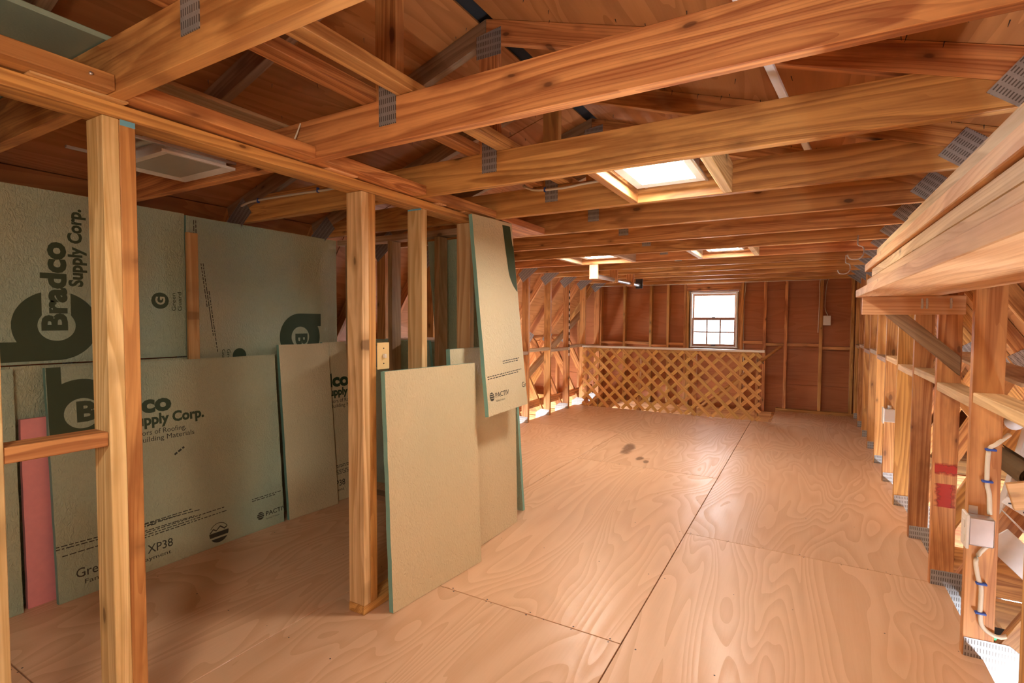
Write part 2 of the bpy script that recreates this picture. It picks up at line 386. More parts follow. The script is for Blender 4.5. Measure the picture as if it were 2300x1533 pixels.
# ------------------------------------------------------------------ roof boarding
ceil_ = empty('ceiling', (0, 0, 2.2), kind='structure')
def roof_sheet(p0, p1, y0, y1, side, mat='roof'):
    # p0,p1 in half-profile coords (dx from centre, z), sheet lies on top (outside) of line p0-p1
    (d0, z0), (d1, z1) = p0, p1
    n = Vector((z0-z1, 0, d1-d0)).normalized()*.0127
    poly = [(d0, z0), (d1, z1), (d1+n.x, z1+n.z), (d0+n.x, z0+n.z)]
    poly = [(XC+side*p[0], p[1]) for p in poly]
    cx = sum(p[0] for p in poly)/4; cz = sum(p[1] for p in poly)/4
    bm = bmesh.new(); h = (y1-y0)/2
    X = Vector((0, 1, 0)); o = Vector((cx, (y0+y1)/2, cz))
    # grain across the slope for the long sheets: local X runs down the slope on the near half, along Y otherwise
    va = [bm.verts.new((-h, -(p[0]-cx), p[1]-cz)) for p in poly]; vb = [bm.verts.new((h, -(p[0]-cx), p[1]-cz)) for p in poly]
    bm.faces.new(va); bm.faces.new(vb[::-1])
    for i in range(4): bm.faces.new((va[i], vb[i], vb[(i+1) % 4], va[(i+1) % 4]))
    bmesh.ops.recalc_face_normals(bm, faces=bm.faces)
    me = bpy.data.meshes.new('roof_sheet'); bm.to_mesh(me); bm.free()
    mt4 = Matrix(((0, -1, 0, o.x), (1, 0, 0, o.y), (0, 0, 1, o.z), (0, 0, 0, 1)))
    return link('roof_sheet', me, mat, ceil_, wm(ceil_).inverted() @ mt4)
ysR = [YB-.05, .36, 2.80, 5.24, 8.22]
e = .004
for side in (-1, 1):
    r0 = .035; rm = 1.08
    for i, (a, b_) in enumerate(zip(ysR, ysR[1:])):
        s = .9 if i % 2 else 0
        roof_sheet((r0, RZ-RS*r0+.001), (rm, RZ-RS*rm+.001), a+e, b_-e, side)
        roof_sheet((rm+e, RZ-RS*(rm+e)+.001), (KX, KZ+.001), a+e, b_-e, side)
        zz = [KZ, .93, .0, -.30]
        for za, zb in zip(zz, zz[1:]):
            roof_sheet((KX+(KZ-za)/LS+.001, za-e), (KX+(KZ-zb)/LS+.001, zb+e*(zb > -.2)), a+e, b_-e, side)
for side in (-1, 1):
    pr_ = [(0, RZ+.05), (KX+.03, KZ+.036), (KX+.03+(KZ+.33)/LS, -.33), (KX+.08+(KZ+.33)/LS, -.33), (KX+.08, KZ+.06), (0, RZ+.085)]
    prism('roof_cover', [(XC+side*a, b_) for a, b_ in pr_], YB-.08, 8.25, (1, 0), 'black', ceil_, 0)
prism('ridge_vent', [(XC-.06, RZ+.002), (XC, RZ+.022), (XC+.06, RZ+.002), (XC+.06, RZ+.022), (XC, RZ+.042), (XC-.06, RZ+.022)], YB, 8.2, (1, 0), 'black', ceil_, 0)

bmt = bmesh.new(); rn = random.Random(5)
for side in (-1, 1):
    for i in range(420):
        d = rn.uniform(.08, KX-.1); y = rn.uniform(.4, 6.5)
        if rn.random() < .5: y = YK(round((y-2.482)/.6096))+rn.uniform(-.03, .07)
        L_ = rn.uniform(.010, .022); z = RZ-RS*d
        mt_ = Matrix.Translation((XC+side*d, y, z-L_/2)) @ Matrix.Rotation(rn.uniform(-.3, .3), 4, 'Y') @ Matrix.Rotation(rn.uniform(-.3, .3), 4, 'X')
        bmesh.ops.create_cone(bmt, cap_ends=False, segments=4, radius1=.0006, radius2=.0016, depth=L_, matrix=mt_)
mtp = bpy.data.meshes.new('nail_tips'); bmt.to_mesh(mtp); bmt.free(); link('nail_tips', mtp, 'darkmetal', ceil_, Matrix.Translation((0, 0, -2.2)), kind='stuff')
# ------------------------------------------------------------------ trusses
def mir(poly, s): return poly if s > 0 else [(2*XC-x, z) for x, z in poly]
def plate(name, poly, yk, parent, lx):
    """thin nail plate: polygon in XZ on the near face; lx = direction of local X"""
    return prism(name, poly, yk-.0022, yk-.0002, lx, 'gang', parent, 0)
def rect(c, ax, L, W):
    ax = Vector(ax).normalized(); n = Vector((-ax.y, ax.x)); c = Vector(c)
    return [tuple(c+ax*sx*L/2+n*sz*W/2) for sx, sz in ((-1, -1), (1, -1), (1, 1), (-1, 1))]
def make_truss(yk):
    t = empty('roof_truss', (XC, yk+TH/2, 0))
    y0, y1 = yk, yk+TH
    rb = lambda x: rtop(x)-RD
    xm = XC+(RZ-RD-ZC1)/RS                       # where the rafter underside meets the chord top
    ch = [(2*XC-.612, ZC0), (.612, ZC0), (.612, rb(.612)-.001), (xm, ZC1), (2*XC-xm, ZC1), (2*XC-.612, rb(.612)-.001)]
    prism('ceiling_chord', ch, y0, y1, (1, 0), 'truss', t)
    prism('king_post', rect((XC+.012, (ZC1+2.40)/2), (0, 1), 2.40-ZC1, .089), y0, y1, (0, 1), 'truss', t)
    for s in (1, -1):
        prism('upper_rafter', mir([(XC+.0008, RZ), (.64, KZ), (.618, rb(.618)), (XC+.0008, RZ-RD)], s), y0, y1, (1, -RS*s), 'truss' if s > 0 else 'greyraft', t)
        ti = .089*math.sqrt(1+1/LS**2)
        xo = lambda z: .64+(KZ-z)/LS
        prism('lower_rafter', mir([(.6405, KZ-.004), (xo(-.25), -.25), (xo(-.25)-ti, -.25), (xo(1.80)-ti+.004, 1.80), (.619, rb(.619)-.002)], s), y0, y1, (1, -LS*s), 'truss', t)
        prism('knee_stud', mir([(XR, -.018), (XR+.089, -.018), (XR+.089, ZC0-.001), (XR, ZC0-.001)], s), y0, y1, (0, 1), 'stud', t)
        za = .98; xa = xo(za)-ti-.004
        dv = Vector((xa-(XR+.13), za-.04)).normalized(); nn = Vector((-dv.y, dv.x))*.0445
        A = Vector((XR+.135, .03)); B = Vector((xa-.03, za))
        prism('web', mir([tuple(A-nn), tuple(B-nn+dv*.045), tuple(B+nn*.6), tuple(B+nn-dv*.06), tuple(A+nn)], s), y0, y1, (dv.x, s*dv.y), 'truss', t)
        # nail plates
        plate('nail_plate', mir([(.402, 1.862), (.482, 1.952), (.672, 1.806), (.602, 1.708)], s), yk, t, (.6*s, -.5))
        plate('nail_plate', mir([(XR+.004, -.16), (XR+.205, -.16), (XR+.205, .02), (XR+.13, .074), (XR+.004, .070)], s), yk, t, (1, 0))
        plate('nail_plate', mir(rect((xo(za)-.10, za+.01), (1, -LS), .17, .10), s), yk, t, (1, -LS*s))
    prism('floor_chord', [(2*XC-2.03, -.25), (2.03, -.25), (1.93, -.10), (1.855, -.021), (2*XC-1.855, -.021), (2*XC-1.93, -.10)], y0, y1, (1, 0), 'truss', t)
    plate('nail_plate', rect((XC+.02, 1.933), (0, 1), .135, .072), yk, t, (1, 0))
    plate('nail_plate', [(XC-.045, 2.345), (XC+.075, 2.345), (XC+.075, 2.455), (XC-.045, 2.44)], yk, t, (1, 0))
    return t
tr0 = make_truss(YK(9))
def copy_tree(o, parent=None):
    c = o.copy(); COL.objects.link(c); c.parent = parent; c.matrix_parent_inverse = o.matrix_parent_inverse.copy()
    for ch in list(o.children): copy_tree(ch, c)
    return c
trusses = {}
for k in range(9, -7, -1):
    t = tr0 if k == 9 else copy_tree(tr0)
    t.location.y = YK(k)+TH/2; trusses[k] = t
    extra = {1: ', red paint on its stud', 0: ', outlet box on its stud', 9: ', right against the wall studs'}.get(k, '')
    t['label'] = 'orange timber roof truss, %s from the window wall%s' % (ORD[9-k], extra)
    t['category'] = 'roof truss'; t['group'] = 'roof trusses along the attic'
# stair opening: the last floor chords are cut there
for k in (8, 9):
    for ch in list(trusses[k].children):
        if ch.name.startswith('floor_chord'):
            bpy.data.objects.remove(ch)
    yk = YK(k)
    prism('floor_chord', [(HX-.0, -.25), (2.03, -.25), (1.93, -.10), (1.855, -.021), (HX-.0, -.021)], yk, yk+TH, (1, 0), 'truss', trusses[k])
    prism('floor_chord', [(2*XC-2.03, -.25), (-2.99, -.25), (-2.99, -.021), (2*XC-1.855, -.021), (2*XC-1.93, -.10)], yk, yk+TH, (1, 0), 'truss', trusses[k])

# ------------------------------------------------------------------ window wall
we = empty('wall_window_end', (XC, YF, 0), kind='structure')
SD = .089
studx = [-2.966, -2.569, -2.148, -1.882, -1.625, -.885+.05, -.538, -.272, .146, .50]
WX0, WX1, WZ0, WZ1 = -1.548, -.89, .86, 1.685
zt = 1.838
for x in studx:
    box('stud', (x-.019, YF, .04 if x > HX-.1 else -.3), (x+.019, YF+SD, zt), 'stud', we)
for x in (-1.585, -.872+.006):
    box('jack_stud', (x-.019, YF+.002, -.3), (x+.019, YF+SD, 1.70), 'stud', we)
box('header', (-1.604, YF+.004, 1.702), (-.855, YF+SD, zt-.001), 'truss', we)
box('sill_board', (-1.566, YF+.002, .80), (-.885, YF+SD, .838), 'stud', we)
box('top_plate', (-3.0, YF, zt), (.60, YF+SD, zt+.038), 'stud', we)
box('top_plate', (-3.0, YF, zt+.039), (.60, YF+SD, zt+.077), 'stud', we)
box('bottom_plate', (HX, YF, 0), (.60, YF+SD, .038), 'stud', we)
allx = studx
for i, (a, b_) in enumerate(zip(allx, allx[1:])):
    if a < -1.6 < b_ or a < -1.0 < b_: continue
    z = (.90, .885, .865, .88, .9, .93, .925, .91, .895, .89)[i]+(.02 if i % 2 else 0)
    box('block', (a+.020, YF+.001, z-.019), (b_-.020, YF+SD-.005, z+.019), 'stud', we)
for s in (-1, 1):    # short cripples beside opening in eave ends
    box('stud', (XC+s*2.15-.019, YF, -.02), (XC+s*2.15+.019, YF+SD, 1.30), 'stud', we)
    box('stud', (XC+s*2.55-.019, YF, -.02), (XC+s*2.55+.019, YF+SD, .70), 'stud', we)
# boarding in rows, with the window cut out
def panel(x0, x1, z0, z1): box('sheathing_panel', (x0+.002, YF+SD+.001, z0+.002), (x1-.002, YF+SD+.013, z1-.002), 'gable', we, 'x', .001)
for z0, z1 in ((-2.7, -1.3), (-1.3, -.1), (-.1, .372), (.372, .86)):
    xs = [-4.5, -2.97, -1.75, -.54, .62, 2.0]
    for a, b_ in zip(xs, xs[1:]): panel(a, b_, z0, z1)
for x0, x1 in ((-4.5, -2.97), (-2.97, WX0), (WX1, .15), (.15, 2.0)): panel(x0, x1, .86, 1.69)
panel(-4.2, XC, 1.69, 2.62); panel(XC, 2.0, 1.69, 2.62)
for lo, hi in (((-4.55, -.36), (2.13, .855)), ((-4.55, .855), (WX0, 1.69)), ((WX1, .855), (2.13, 1.69)), ((-4.55, 1.69), (2.13, 2.64))):
    box('siding', (lo[0], YF+SD+.0135, lo[1] if lo[1] > -.3 else -2.7), (hi[0], YF+SD+.03, hi[1]), 'gable', we, 'x', 0)

# window unit
win = empty('window_1', ((WX0+WX1)/2, YF+.03, WZ0), kind='structure')
def wb(n, lo, hi, m_, par=win, **k): return box(n, lo, hi, m_, par, **k)
fw_ = .026
wb('frame', (WX0, YF-.004, WZ0), (WX0+fw_, YF+.11, WZ1), 'vinyl'); wb('frame', (WX1-fw_, YF-.004, WZ0), (WX1, YF+.11, WZ1), 'vinyl')
wb('frame', (WX0+fw_, YF-.004, WZ1-fw_), (WX1-fw_, YF+.11, WZ1), 'vinyl'); wb('window_sill', (WX0+fw_, YF-.004, WZ0), (WX1-fw_, YF+.11, WZ0+.018), 'vinyl')
ix0, ix1 = WX0+fw_, WX1-fw_
zm = 1.285
def sash(z0, z1, y, bars, name):
    s_ = wb(name, (ix0+.001, y, z0), (ix0+.024, y+.03, z1), 'brownwood')
    for lo, hi in (((ix1-.024, y, z0), (ix1-.001, y+.03, z1)), ((ix0+.024, y, z0), (ix1-.024, y+.03, z0+.034)), ((ix0+.024, y, z1-.034), (ix1-.024, y+.03, z1))):
        wb('sash_rail', lo, hi, 'brownwood', s_)
    nx = 3; nz = 2
    xs = [ix0+.024+(ix1-ix0-.048)*i/nx for i in range(nx+1)]; zs = [z0+.034+(z1-z0-.068)*i/nz for i in range(nz+1)]
    for i in range(nx):
        for j in range(nz):
            wb('pane', (xs[i]+.003, y+.012, zs[j]+.003), (xs[i+1]-.003, y+.016, zs[j+1]-.003), 'glass', s_, bev=0)
    if bars:
        for i in range(1, nx): wb('muntin', (xs[i]-.010, y+.004, zs[0]), (xs[i]+.010, y+.02, zs[-1]), 'brownwood', s_)
        for j in range(1, nz): wb('muntin', (xs[0], y+.009, zs[j]-.009), (xs[-1], y+.019, zs[j]+.009), 'brownwood', s_)
    return s_
sash(WZ0+.019, zm+.013, YF+.012, True, 'lower_sash')
sash(zm-.013, WZ1-fw_-.001, YF+.048, False, 'upper_sash')
wb('latch', (-1.245, YF-.002, zm+.014), (-1.195, YF+.03, zm+.026), 'darkmetal')
wb('lift_handle', (-1.25, YF+.002, WZ0+.030), (-1.19, YF+.012, WZ0+.040), 'darkmetal')

# rear gable behind the camera, closed boarding
wr = empty('wall_rear', (XC, YB, 0), kind='structure')
for x0, x1 in ((-4.55, -2.4), (-2.4, -1.2), (-1.2, 0), (0, 2.13)):
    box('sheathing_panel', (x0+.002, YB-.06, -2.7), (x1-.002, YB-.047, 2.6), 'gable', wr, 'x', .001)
for i in range(8): box('stud', (-3.0+.5*i, YB-.046, 0), (-2.962+.5*i, YB, 1.80), 'stud', wr)

# ------------------------------------------------------------------ knee walls: horizontal blocking
wlx, wrx = empty('wall_left', (XL-.045, 3.2, 0), kind='structure'), empty('wall_right', (XR+.045, 3.2, 0), kind='structure')
for k in range(-4, 9):
    z = .955+(.012 if k % 2 else -.012)
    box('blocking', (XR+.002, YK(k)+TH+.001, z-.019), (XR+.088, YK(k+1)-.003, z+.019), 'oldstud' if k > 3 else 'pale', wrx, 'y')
for k in range(2, 9):
    z = .865+(.012 if k % 2 else -.012)
    box('blocking', (XL-.088, YK(k)+TH+.001, z-.019), (XL-.002, YK(k+1)-.003, z+.019), 'oldstud', wlx, 'y')
box('long_runner', (XL-.19, 2.7, .11), (XL-.152, 8.07, .20), 'truss', wlx, 'y')
box('long_runner', (XL-.80, 2.7, .98), (XL-.71, 8.07, 1.018), 'stud', wlx, 'y')
br = beam('diagonal_brace', (XL-.262, 7.95, 1.42), (XL-.262, 5.2, .16), .038, .089, 'oldstud', side=(0, .4, .9),
          label='greyish diagonal brace nailed behind the knee studs at the lattice end', cat='timber brace')
# ------------------------------------------------------------------ partition wall
PX = -1.59; wp = empty('wall_partition', (PX-.045, 1.3, 0), kind='structure')
ZP0, ZP1 = 1.768, 1.806
box('top_plate', (PX-SD, -1.2, ZP0), (PX, 2.688, ZP1), 'truss', wp)
def pstud(y, z0, m_='pale', dx=0): return box('stud', (PX-SD+dx, y, z0), (PX+dx, y+TH, ZP0-.001), m_, wp)
s1 = pstud(.648, .0); s1b = pstud(.6865, .0, 'stud'); pstud(1.540, .039); pstud(1.579, .039, 'stud'); pstud(1.918, .039); pstud(2.318, .039); pstud(2.645, .039)
pstud(.402, .0, 'pale'); pstud(-.01, 0, 'pale')
box('chalk_mark', (PX-.0005, .688, ZP0-.016), (PX+.0006, .7235, ZP0-.001), 'chalkblue', wp, bev=0)
box('chalk_mark', (PX-SD+.004, 1.9168, ZP0-.008), (PX-.004, 1.9175, ZP0-.001), 'chalkblue', wp, bev=0)
box('bottom_plate', (PX-SD, 1.538, 0), (PX, 2.688, .038), 'stud', wp)
box('block', (PX-SD+.006, .441, .905), (PX-.006, .647, .943), 'truss', wp)
for y0, y1 in ((.50, .70), (1.36, 1.50), (2.02, 2.08), (2.24, 2.30)):
    box('shim', (PX-SD+.01, y0, ZP1+.0003), (PX+.022, y1, ZP1+.0055), 'shelf', wp, bev=.0008)
for k in range(-6, 1):
    box('nailer', (-1.613 if k < 0 else -1.85, YK(k)+TH+.001, ZC0+.002), (-1.524, YK(k+1)-.001, ZC0+.042), 'truss', wp, 'y')
for y in (.60, .705, 1.30):
    tube('nail_head', [(-1.5245, y, ZC0+.024), (-1.519, y, ZC0+.024)], .004, 'galv', wp, 8, smooth=False)
# closet end wall
YE = 2.60; wce = empty('wall_closet_end', (-2.2, YE+.045, 0), kind='structure')
box('top_plate', (-2.93, YE, ZP0), (PX-SD-.001, YE+SD, ZP1), 'oldstud', wce)
box('bottom_plate', (-2.93, YE, 0), (PX-SD-.001, YE+SD, .038), 'oldstud', wce)
for x in (-2.85, -2.450, -2.057): box('stud', (x, YE+.001, .039), (x+.038, YE+SD-.001, ZP0-.001), 'oldstud', wce)

# ------------------------------------------------------------------ lateral members over the chords
for x0, lab in ((-1.300, 'long flat brace on the ceiling chords, left of the king posts'), (-1.150, 'long flat brace on the ceiling chords, right of the king posts')):
    box('lateral_brace', (x0, -1.3, ZC1+.001), (x0+.066, 8.0, ZC1+.039), 'truss', label=lab, cat='timber brace')
zr = lambda x: rtop(x)-RD-.012
beam('white_strip', (-.235, 1.0, zr(-.235)), (.03, 3.15, zr(.03)), .030, .012, 'white', side=(.3, 0, 1),
     label='narrow white strip tacked under the rafters of the right roof slope', cat='batten')

# ------------------------------------------------------------------ foam boards
def text_mesh(s, width, height, bold=.0):
    cu = bpy.data.curves.new('t', 'FONT'); cu.body = s; cu.size = 1; cu.offset = bold; cu.resolution_u = 3
    ob = bpy.data.objects.new('t', cu); COL.objects.link(ob)
    dg = bpy.context.evaluated_depsgraph_get(); me = bpy.data.meshes.new_from_object(ob.evaluated_get(dg))
    bpy.data.objects.remove(ob); bpy.data.curves.remove(cu)
    xs = [v.co.x for v in me.vertices]
    sx = width/(max(xs)-min(xs)); x0 = min(xs)
    for v in me.vertices: v.co = Vector(((v.co.x-x0)*sx, v.co.y*height/.72, 0))
    return me
def print_part(board, name, meshes, mat, u, v, rot=0, clip=None, front=-.0006):
    """flat print on the board's front face; meshes drawn in XY, placed at (u,v) on the board, turned by rot degrees"""
    bm = bmesh.new()
    for me in meshes:
        bm.from_mesh(me)
    R_ = Matrix.Rotation(math.radians(rot), 4, 'Z')
    bmesh.ops.transform(bm, matrix=Matrix.Translation((u, v, 0)) @ R_, verts=bm.verts)
    if clip:
        for co, no in (((clip[0], 0, 0), (-1, 0, 0)), ((clip[1], 0, 0), (1, -(clip[4] if len(clip) > 4 else 0), 0)), ((0, clip[2], 0), (0, -1, 0)), ((0, clip[3], 0), (0, 1, 0))):
            bmesh.ops.bisect_plane(bm, geom=bm.verts[:]+bm.edges[:]+bm.faces[:], plane_co=co, plane_no=no, clear_outer=True)
    for v_ in bm.verts: v_.co = Vector((v_.co.x, front-v_.co.z, v_.co.y))
    for f_ in bm.faces:
        f_.normal_update()
        if f_.normal.y > 0: f_.normal_flip()
    if not bm.faces: bm.free(); return None
    me = bpy.data.meshes.new(name); bm.to_mesh(me); bm.free()
    return link(name, me, mat, board, Matrix.Identity(4))
def ring_logo(stem=.278):
    bm = bmesh.new(); ri, ro, hw = .068, .155, .052
    A, B = [], []
    t0 = math.asin(hw/ro); n = 56
    for i in range(n+1):
        t = t0+(2*math.pi-2*t0)*i/n
        r = ri
        if math.cos(t) > 0: r = max(ri, min(hw/max(abs(math.sin(t)), 1e-6), ro))
        A.append(bm.verts.new((r*math.cos(t), r*math.sin(t), 0))); B.append(bm.verts.new((ro*math.cos(t), ro*math.sin(t), 0)))
    for i in range(n):
        try: bm.faces.new((A[i], B[i], B[i+1], A[i+1]))
        except ValueError: pass
    x0, x1 = -ro, -ro+.085
    ys = [math.sqrt(ro*ro-x*x) for x in (x1,)]
    q = [bm.verts.new(p) for p in ((x0, 0, .0003), (x1, ys[0]-.03, .0003), (x1, stem, .0003), (x0, stem, .0003))]
    # outer-left sliver between the arc and the stem
    bm.faces.new((q[0], q[1], q[2], q[3]))
    for f in bm.faces:
        f.normal_update()
    me = bpy.data.meshes.new('l'); bm.to_mesh(me); bm.free(); return me
def shift(me, x, y):
    for v in me.vertices: v.co.x += x; v.co.y += y
    return me
def supplier_logo(board, u, v, rot=0, clip=None, tag=True):
    """ring emblem + the two-line company name, origin at ring centre"""
    print_part(board, 'printed_emblem', [ring_logo()], 'ink', u, v, rot, clip, -.0005)
    print_part(board, 'printed_name', [shift(text_mesh('Bradco', .395, .088, .045), -.022, -.034), shift(text_mesh('Supply Corp.', .355, .052, .038), .178, -.098)], 'ink', u, v, rot, clip, -.0009)
    if tag:
        print_part(board, 'printed_tagline', [shift(text_mesh('Distributors of Roofing,', .33, .026), .108, -.148), shift(text_mesh('Siding and Building Materials', .43, .026), .048, -.182)], 'inkblack', u, v, rot, clip, -.0007)
def fine_print(board, u, v, rows, length, rot=0, clip=None, h=.0065):
    bm = bmesh.new(); rr = random.Random(int(u*1000+v*77))
    for r in range(rows):
        x = 0
        L = length*(1 if r % 2 == 0 else rr.uniform(.6, .9))
        while x < L:
            wd = rr.uniform(.008, .03); y = -r*h*1.75
            vs = [bm.verts.new(p) for p in ((x, y, 0), (x+wd, y, 0), (x+wd, y+h*.7, 0), (x, y+h*.7, 0))]; bm.faces.new(vs)
            x += wd+.006
    me = bpy.data.meshes.new('f'); bm.to_mesh(me); bm.free()
    print_part(board, 'fine_print', [me], 'inkblack', u, v, rot, clip, -.0004)
def disc_logo(r, bands):
    bm = bmesh.new(); n = 24
    for lo, hi in bands:     # horizontal slices of a disc
        P = []
        for i in range(n+1):
            y = lo+(hi-lo)*i/n; x = math.sqrt(max(r*r-y*y, 0)); P.append((x, y))
        pts = [(x, y) for x, y in P]+[(-x, y) for x, y in P[::-1]]
        vs = [bm.verts.new((x, y, 0)) for x, y in pts]
        try: bm.faces.new(vs)
        except ValueError: pass
    bmesh.ops.remove_doubles(bm, verts=bm.verts, dist=1e-5)
    me = bpy.data.meshes.new('d'); bm.to_mesh(me); bm.free(); return me
def maker_logo(board, u, v, rot=0, clip=None, sc=1.0):
    d = disc_logo(.022*sc, [(.014*sc, .0219*sc), (.004*sc, .011*sc), (-.007*sc, .001*sc), (-.0219*sc, -.010*sc)])
    print_part(board, 'maker_mark', [shift(d, .022*sc, .010*sc), shift(text_mesh('PACTIV', .135*sc, .026*sc, .012), .056*sc, .0), shift(text_mesh('Building Products', .085*sc, .010*sc), .058*sc, -.022*sc)], 'inkblack', u, v, rot, clip, -.0007)
def foam_board(name, bl, br_, up, height, thk, mat, label, group, cat='foam board', shear=0.0):
    """bl, br_ = bottom corners of the front face; up = direction of the face's vertical edges"""
    bl = Vector(bl); br_ = Vector(br_); X = (br_-bl); wid = X.length
    mt4 = frame_mtx(bl, X, up)
    bm = bmesh.new()
    # outline with slightly rough cut sides
    rr = random.Random(hash_(name, label)); n = 14; side = lambda x: [(x+rr.uniform(-.0012, .0012), height*i/n) for i in range(n+1)]
    out = side(0)[::-1]; out = [(0, 0)]+[(wid*i/6, rr.uniform(0, .0012)) for i in range(1, 6)]+side(wid)+[(wid*(1-i/6), height+rr.uniform(-.001, .001)) for i in range(1, 6)]+side(0)[::-1][:-1]
    out = [(x+shear*z/height, z) for x, z in out]
    va = [bm.verts.new((x, 0, z)) for x, z in out]; vb = [bm.verts.new((x, thk, z)) for x, z in out]
    ff = bm.faces.new(va); fb = bm.faces.new(vb[::-1]); fs = []
    for i in range(len(out)): fs.append(bm.faces.new((va[i], vb[i], vb[(i+1) % len(out)], va[(i+1) % len(out)])))
    bmesh.ops.recalc_face_normals(bm, faces=bm.faces)
    for f in fs: f.material_index = 1
    me = bpy.data.meshes.new(name); bm.to_mesh(me); bm.free()
    me.materials.append(M[mat]); me.materials.append(M['foamedge'] if mat != 'pink' else M['pink'])
    o = link(name, me, None, None, mt4, label, cat, group)
    o['wid'] = wid
    return o
def hash_(*a):
    s = ''.join(a); r = 0
    for ch in s: r = (r*131+ord(ch)) & 0x7fffffff
    return r
FX = -2.925
G1 = 'green foam boards on the closet wall'
# upper sheets, screwed flat to the knee studs
w1 = foam_board('foam_board', (FX, .30, 1.042), (FX, 1.556, 1.042), (0, 0, 1), .765, .013, 'foam', 'tall green foam sheet with big sideways emblem on the closet wall, emblem text running upward', G1)
supplier_logo(w1, 1.0-.30, 1.21-1.042, 90, (0.0, 1.256, 0, .765), False)
print_part(w1, 'brand_mark', [shift(disc_logo(.042, [(-.0419, .0419)]), 0, 0)], 'ink', 1.428-.30, 1.337-1.042, 90)
print_part(w1, 'brand_letter', [shift(text_mesh('G', .042, .045, .03), -.021, -.022)], 'foam', 1.428-.30, 1.337-1.042, 90, None, -.0011)
print_part(w1, 'brand_text', [shift(text_mesh('Green', .095, .020, .004), -.052, -.075), shift(text_mesh('Guard', .10, .020, .004), -.052, -.105)], 'ink', 1.428-.30, 1.337-1.042, 90)
w1b = foam_board('foam_board', (FX-.001, .30, 0), (FX-.001, 1.556, 0), (0, 0, 1), 1.036, .013, 'foam', 'lower green foam sheet behind the leaning boards on the closet wall', G1)
w2 = foam_board('foam_board', (FX+.008, 1.560, 0), (FX+.008, 2.58, 0), (0, 0, 1), 1.800, .020, 'foam', 'floor-to-ceiling green foam sheet with sideways emblem, its text running downward', G1)
supplier_logo(w2, 2.275-1.56, 1.128, -90, (0, .88, 0, 1.81), False)
print_part(w2, 'printed_name', [shift(text_mesh('Supply Corp.', .355, .052, .038), -.52, 0)], 'ink', 2.162-1.56, 1.77, -90, (0, .88, 1.765, 1.81))
fine_print(w2, .085, 1.55, 2, .36, -83, (0, .88, 0, 1.81)); fine_print(w2, .05, 1.78, 2, .14, -90, (0, .88, 0, 1.81)); fine_print(w2, .115, 1.40, 2, .34, -83, (0, .88, 0, 1.81))
print_part(w2, 'brand_text', [text_mesh('Green', .095, .02, .004), shift(text_mesh('Guard', .10, .02, .004), 0, -.03)], 'ink', 1.775-1.56, 1.07, -90)
print_part(w2, 'brand_mark', [disc_logo(.042, [(-.0419, .0419)])], 'ink', 1.85-1.56, 1.03, -90)
box('wood_strip', (FX+.0085, 1.553, 0), (FX+.027, 1.612, 1.708), 'shelf', None, 'z', label='narrow orange wood strip standing in front of the closet foam wall', cat='timber')
# leaning boards in the closet
lean = lambda dx, h: (dx, 0, h)
G2 = 'foam boards leaning in the closet'
b3 = foam_board('foam_board', (-2.79, .932, .001), (-2.775, 2.032, .001), (-.073, 0, 1.03), 1.030, .025, 'foam', 'wide green foam board with company emblem leaning on the closet wall', G2)
supplier_logo(b3, 1.055-.932, .815, 0, (.0015, 1.098, 0, 1.029))
print_part(b3, 'product_name', [text_mesh('GreenGuard XP38', .40, .042, .004), shift(text_mesh('Fanfold Underlayment', .36, .020), .03, -.035)], 'inkblack', .065, .088, 0)
fine_print(b3, .0, .245, 2, .60, -2); fine_print(b3, .02, .20, 1, .56, 0); fine_print(b3, .30, .235, 2, .27, 1); fine_print(b3, .30, .19, 3, .43, 1); fine_print(b3, .90, .19, 2, .19, 0)
ed = disc_logo(.053, [(-.02, .004), (-.0529, -.03)])
bmh = bmesh.new(); hills = [(-.05, .01), (-.03, .028), (-.015, .016), (.008, .036), (.03, .018), (.05, .026), (.045, .018), (.03, .010), (.008, .028), (-.015, .010), (-.03, .021), (-.048, .004)]
bmh.faces.new([bmh.verts.new((x, y, 0)) for x, y in hills]); arc = [(.053*math.cos(a*.1), .053*math.sin(a*.1)) for a in range(5, 27)]
arc = arc+[(x*.94, y*.94) for x, y in arc[::-1]]; bmh.faces.new([bmh.verts.new((x, y, 0)) for x, y in arc]); hm = bpy.data.meshes.new('h'); bmh.to_mesh(hm); bmh.free()
print_part(b3, 'round_emblem', [ed, hm], 'inkblack', .70, .072, 0)
fine_print(b3, .50, .54, 1, .05, 32, None, .014)
maker_logo(b3, .925, .072, 0, (0, 1.098, 0, 1))
b4 = foam_board('foam_board', (-2.760, 2.058, .001), (-2.730, 2.415, .001), (-.095, 0, 1.08), 1.088, .025, 'foamtan', 'blank tan-green foam board leaning beside the wide emblem board in the closet', G2)
b5 = foam_board('foam_board', (-2.775, 2.40, .001), (-2.760, 2.592, .001), (-.09, 0, 1.08), 1.092, .025, 'foamtan', 'foam board with cropped company name leaning behind the light switch stud', G2)
supplier_logo(b5, 1.055+1.17-2.40, .82, 0, (.0015, .19, 0, 1.09))
print_part(b5, 'product_name', [shift(text_mesh('GreenGuard XP38', .40, .042, .004), 0, 0), shift(text_mesh('Fanfold Underlayment', .36, .020), .03, -.035)], 'inkblack', 2.115-2.40, .10, 0, (.0015, .19, 0, 1.09))
fine_print(b5, -.1, .235, 2, .57, 1, (.0015, .19, 0, 1)); fine_print(b5, -.1, .2, 3, .53, 1, (.0015, .19, 0, 1))
pk = foam_board('foam_board', (-2.862, .852, .001), (-2.862, 1.25, .001), (-.02, 0, .8), .812, .022, 'pink', 'pink foam board half hidden behind the wide emblem board', G2)
gb = foam_board('foam_board', (-2.845, .30, .001), (-2.845, .832, .001), (-.03, 0, 1.03), 1.03, .022, 'foam', 'narrow plain green foam board beside the pink one', G2)
